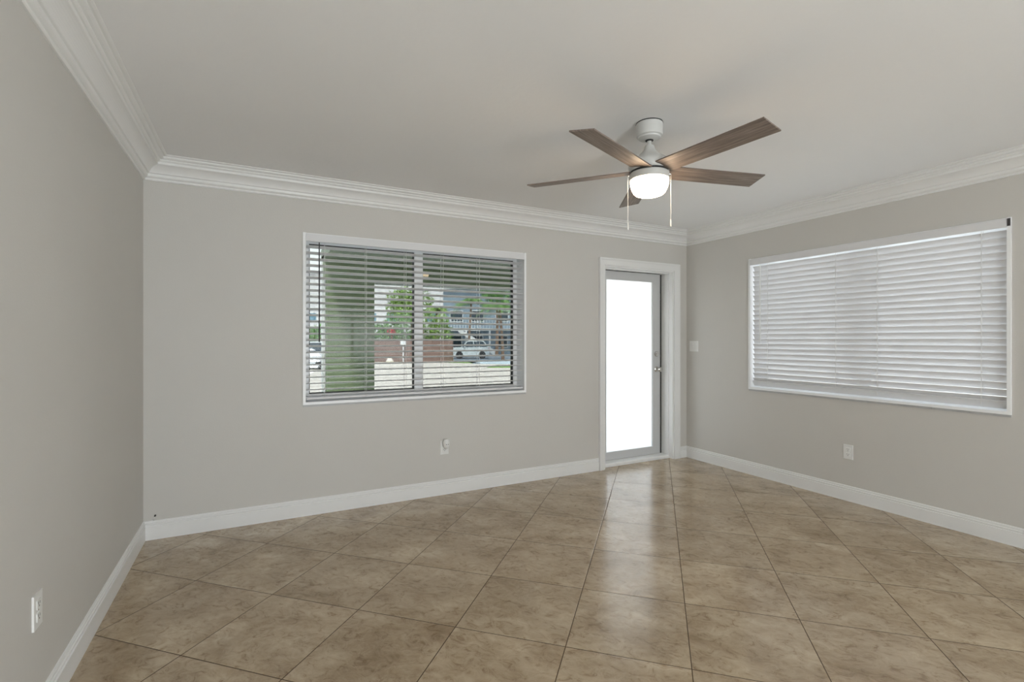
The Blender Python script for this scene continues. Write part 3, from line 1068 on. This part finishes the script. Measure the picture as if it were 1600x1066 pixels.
# blue-grey apartment block with stair and balcony
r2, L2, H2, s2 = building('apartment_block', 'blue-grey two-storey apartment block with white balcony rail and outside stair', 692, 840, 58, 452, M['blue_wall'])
zf = zrow(514, 58) - GZ
MB().box(0, L2, -1.5, 0, zf - 0.25, zf).build('balcony_floor', M['white_paint'], r2)
rl = MB()
x = 0.1
while x < L2:
    rl.box(x, x + 0.07, -1.5, -1.44, zf, zf + 1.05)
    x += 0.34
rl.box(0, L2, -1.53, -1.41, zf + 1.05, zf + 1.14)
rl.build('balcony_railing', M['white_paint'], r2)
for k in range(5):
    x = 0.2 + k * (L2 - 0.4) / 4
    MB().box(x - 0.1, x + 0.1, -1.5, -1.3, 0, zf - 0.25).build('post', M['white_paint'], r2)
for k, x in enumerate((0.9, 3.4, 6.3, 8.8)):
    pane(r2, x, x + 1.4, zf + 0.9, zf + 2.1, M['dark_glass'])
    pane(r2, x, x + 1.3, 0.9, 2.2, M['dark_glass'])
stair = MB()
sx0, sz0, sx1, sz1 = 2.1, zf, 6.2, 0.4
stair.prism([(sx0, sz0), (sx0, sz0 - 0.4), (sx1, sz1 - 0.4), (sx1 + 0.3, sz1 - 0.4), (sx1 + 0.3, sz1)], lambda p, q, t: (p, t, q), -2.6, -2.5)
stair.prism([(sx0, sz0), (sx0, sz0 - 0.4), (sx1, sz1 - 0.4), (sx1 + 0.3, sz1 - 0.4), (sx1 + 0.3, sz1)], lambda p, q, t: (p, t, q), -1.7, -1.6)
for k in range(12):
    t_ = k / 12
    x, z = sx0 + (sx1 - sx0) * t_, sz0 + (sz1 - sz0) * t_
    stair.box(x, x + 0.36, -2.5, -1.7, z - 0.22, z - 0.16)
stair.build('outside_stair', M['white_paint'], r2)

# drive and pavement, grass patches
pa = at(700, 43.2, GZ)


def patch(name, pts, m, label, cat, z0=0.0, th=0.02):
    P_ = [at(u, f_, 0) for u, f_ in pts]
    b = MB()
    A = [b.bm.verts.new((p.x, p.y, GZ + z0)) for p in P_]
    B = [b.bm.verts.new((p.x, p.y, GZ + z0 + th)) for p in P_]
    for i in range(len(P_)):
        b.bm.faces.new((A[i], A[(i + 1) % len(P_)], B[(i + 1) % len(P_)], B[i]))
    b.bm.faces.new(A[::-1])
    b.bm.faces.new(B)
    return struct(b.build(name, m), label, cat)


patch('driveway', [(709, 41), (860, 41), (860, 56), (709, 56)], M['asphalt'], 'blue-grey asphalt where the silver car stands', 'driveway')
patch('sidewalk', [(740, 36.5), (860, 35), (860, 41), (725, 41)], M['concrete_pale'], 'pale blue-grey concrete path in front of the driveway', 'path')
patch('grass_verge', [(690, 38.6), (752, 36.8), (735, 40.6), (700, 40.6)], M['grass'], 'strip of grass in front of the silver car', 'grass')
patch('grass_patch', [(760, 31.5), (860, 31.5), (860, 34.5), (775, 34.5)], M['grass'], 'grass patch at the lower right of the window view', 'grass')


def car(name, label, pos, rz, paint, scale=1.0):
    root = empty(name, pos, rz)
    tag(root, label, 'car')
    L_, W_, = 4.3 * scale, 1.8
    k = scale
    body = [(-2.15, 0.32), (-2.17, 0.75), (-2.05, 1.02), (-1.0, 1.06), (1.95, 1.10), (2.12, 0.98), (2.15, 0.5), (2.05, 0.30)]
    # wheel arches cut into the lower outline
    low = []
    for cx_ in (1.32, -1.33):
        for i in range(0, 9):
            a = PI * i / 8
            low.append((cx_ + 0.40 * math.cos(a), 0.30 + 0.42 * math.sin(a)))
    pts = body + low
    MB().prism([(p * k, q) for p, q in pts], lambda p, q, t: (p, t, q), -W_ / 2, W_ / 2).build('body', paint, root, bevel=0.04)
    cab = [(-1.15, 1.04), (-0.45, 1.55), (-0.25, 1.62), (1.2, 1.64), (1.45, 1.58), (2.0, 1.08)]
    gl = MB()
    A = [gl.bm.verts.new((p * k, -W_ / 2 + 0.05 + (q - 1.04) * 0.28, q)) for p, q in cab]
    B = [gl.bm.verts.new((p * k, W_ / 2 - 0.05 - (q - 1.04) * 0.28, q)) for p, q in cab]
    for i in range(len(cab)):
        gl.bm.faces.new((A[i], A[(i + 1) % 6], B[(i + 1) % 6], B[i]))
    gl.bm.faces.new(A[::-1])
    gl.bm.faces.new(B)
    gl.build('cabin_glass', M['dark_glass'], root)
    rf = MB()
    rf.prism([(-0.50 * k, 1.55), (-0.25 * k, 1.66), (1.2 * k, 1.69), (1.52 * k, 1.60), (1.2 * k, 1.62), (-0.25 * k, 1.60)], lambda p, q, t: (p, t, q), -W_ / 2 + 0.17, W_ / 2 - 0.17)
    for sg in (-1, 1):
        def P3(p, q, o=0.0):
            return Vector((p * k, sg * (W_ / 2 - 0.04 + o - (q - 1.04) * 0.28), q))
        for (a, b) in (((-1.15, 1.04), (-0.42, 1.57)), ((-0.42, 1.57), (-0.2, 1.64)), ((-0.2, 1.64), (1.2, 1.66)), ((1.2, 1.66), (1.48, 1.59)), ((1.48, 1.59), (2.0, 1.08)), ((0.35, 1.05), (0.30, 1.62))):
            rf.tube([P3(*a), P3(*b)], 0.045 if a != (0.35, 1.05) else 0.035, 6)
    rf.build('roof', paint, root)
    for cx_ in (1.32, -1.33):
        for sg in (-1, 1):
            c = (cx_ * k, sg * 0.80, 0.34)
            wv = MB().lathe([(0.22, -0.10), (0.33, -0.10), (0.345, -0.07), (0.345, 0.07), (0.33, 0.10), (0.22, 0.10)], 24, c, 'y').build('wheel', M['tyre'], root, smooth=True)
            rm = MB().lathe([(0.0, -0.105), (0.06, -0.105), (0.07, -0.095), (0.19, -0.090), (0.23, -0.104), (0.23, 0.104), (0.19, 0.09), (0.07, 0.095), (0.06, 0.105), (0, 0.105)], 10, c, 'y').build('rim', M['rim'], wv)
    for sg in (-1, 1):
        MB().box(-2.17 * k, -1.95 * k, sg * 0.72 - 0.16, sg * 0.72 + 0.16, 0.76, 0.90).build('headlamp', M['lens'], root, bevel=0.02)
        MB().box(2.0 * k, 2.15 * k, sg * 0.74 - 0.14, sg * 0.74 + 0.14, 0.82, 1.02).build('tail_lamp', M['lamp_red'], root, bevel=0.02)
    for sg in (-1, 1):
        MB().box(-0.78 * k, -0.62 * k, sg * 0.98 - 0.08, sg * 0.98 + 0.08, 1.08, 1.2).build('mirror', paint, root, bevel=0.02)
    return root


pv = at(736, 46.5, GZ + 0.02)
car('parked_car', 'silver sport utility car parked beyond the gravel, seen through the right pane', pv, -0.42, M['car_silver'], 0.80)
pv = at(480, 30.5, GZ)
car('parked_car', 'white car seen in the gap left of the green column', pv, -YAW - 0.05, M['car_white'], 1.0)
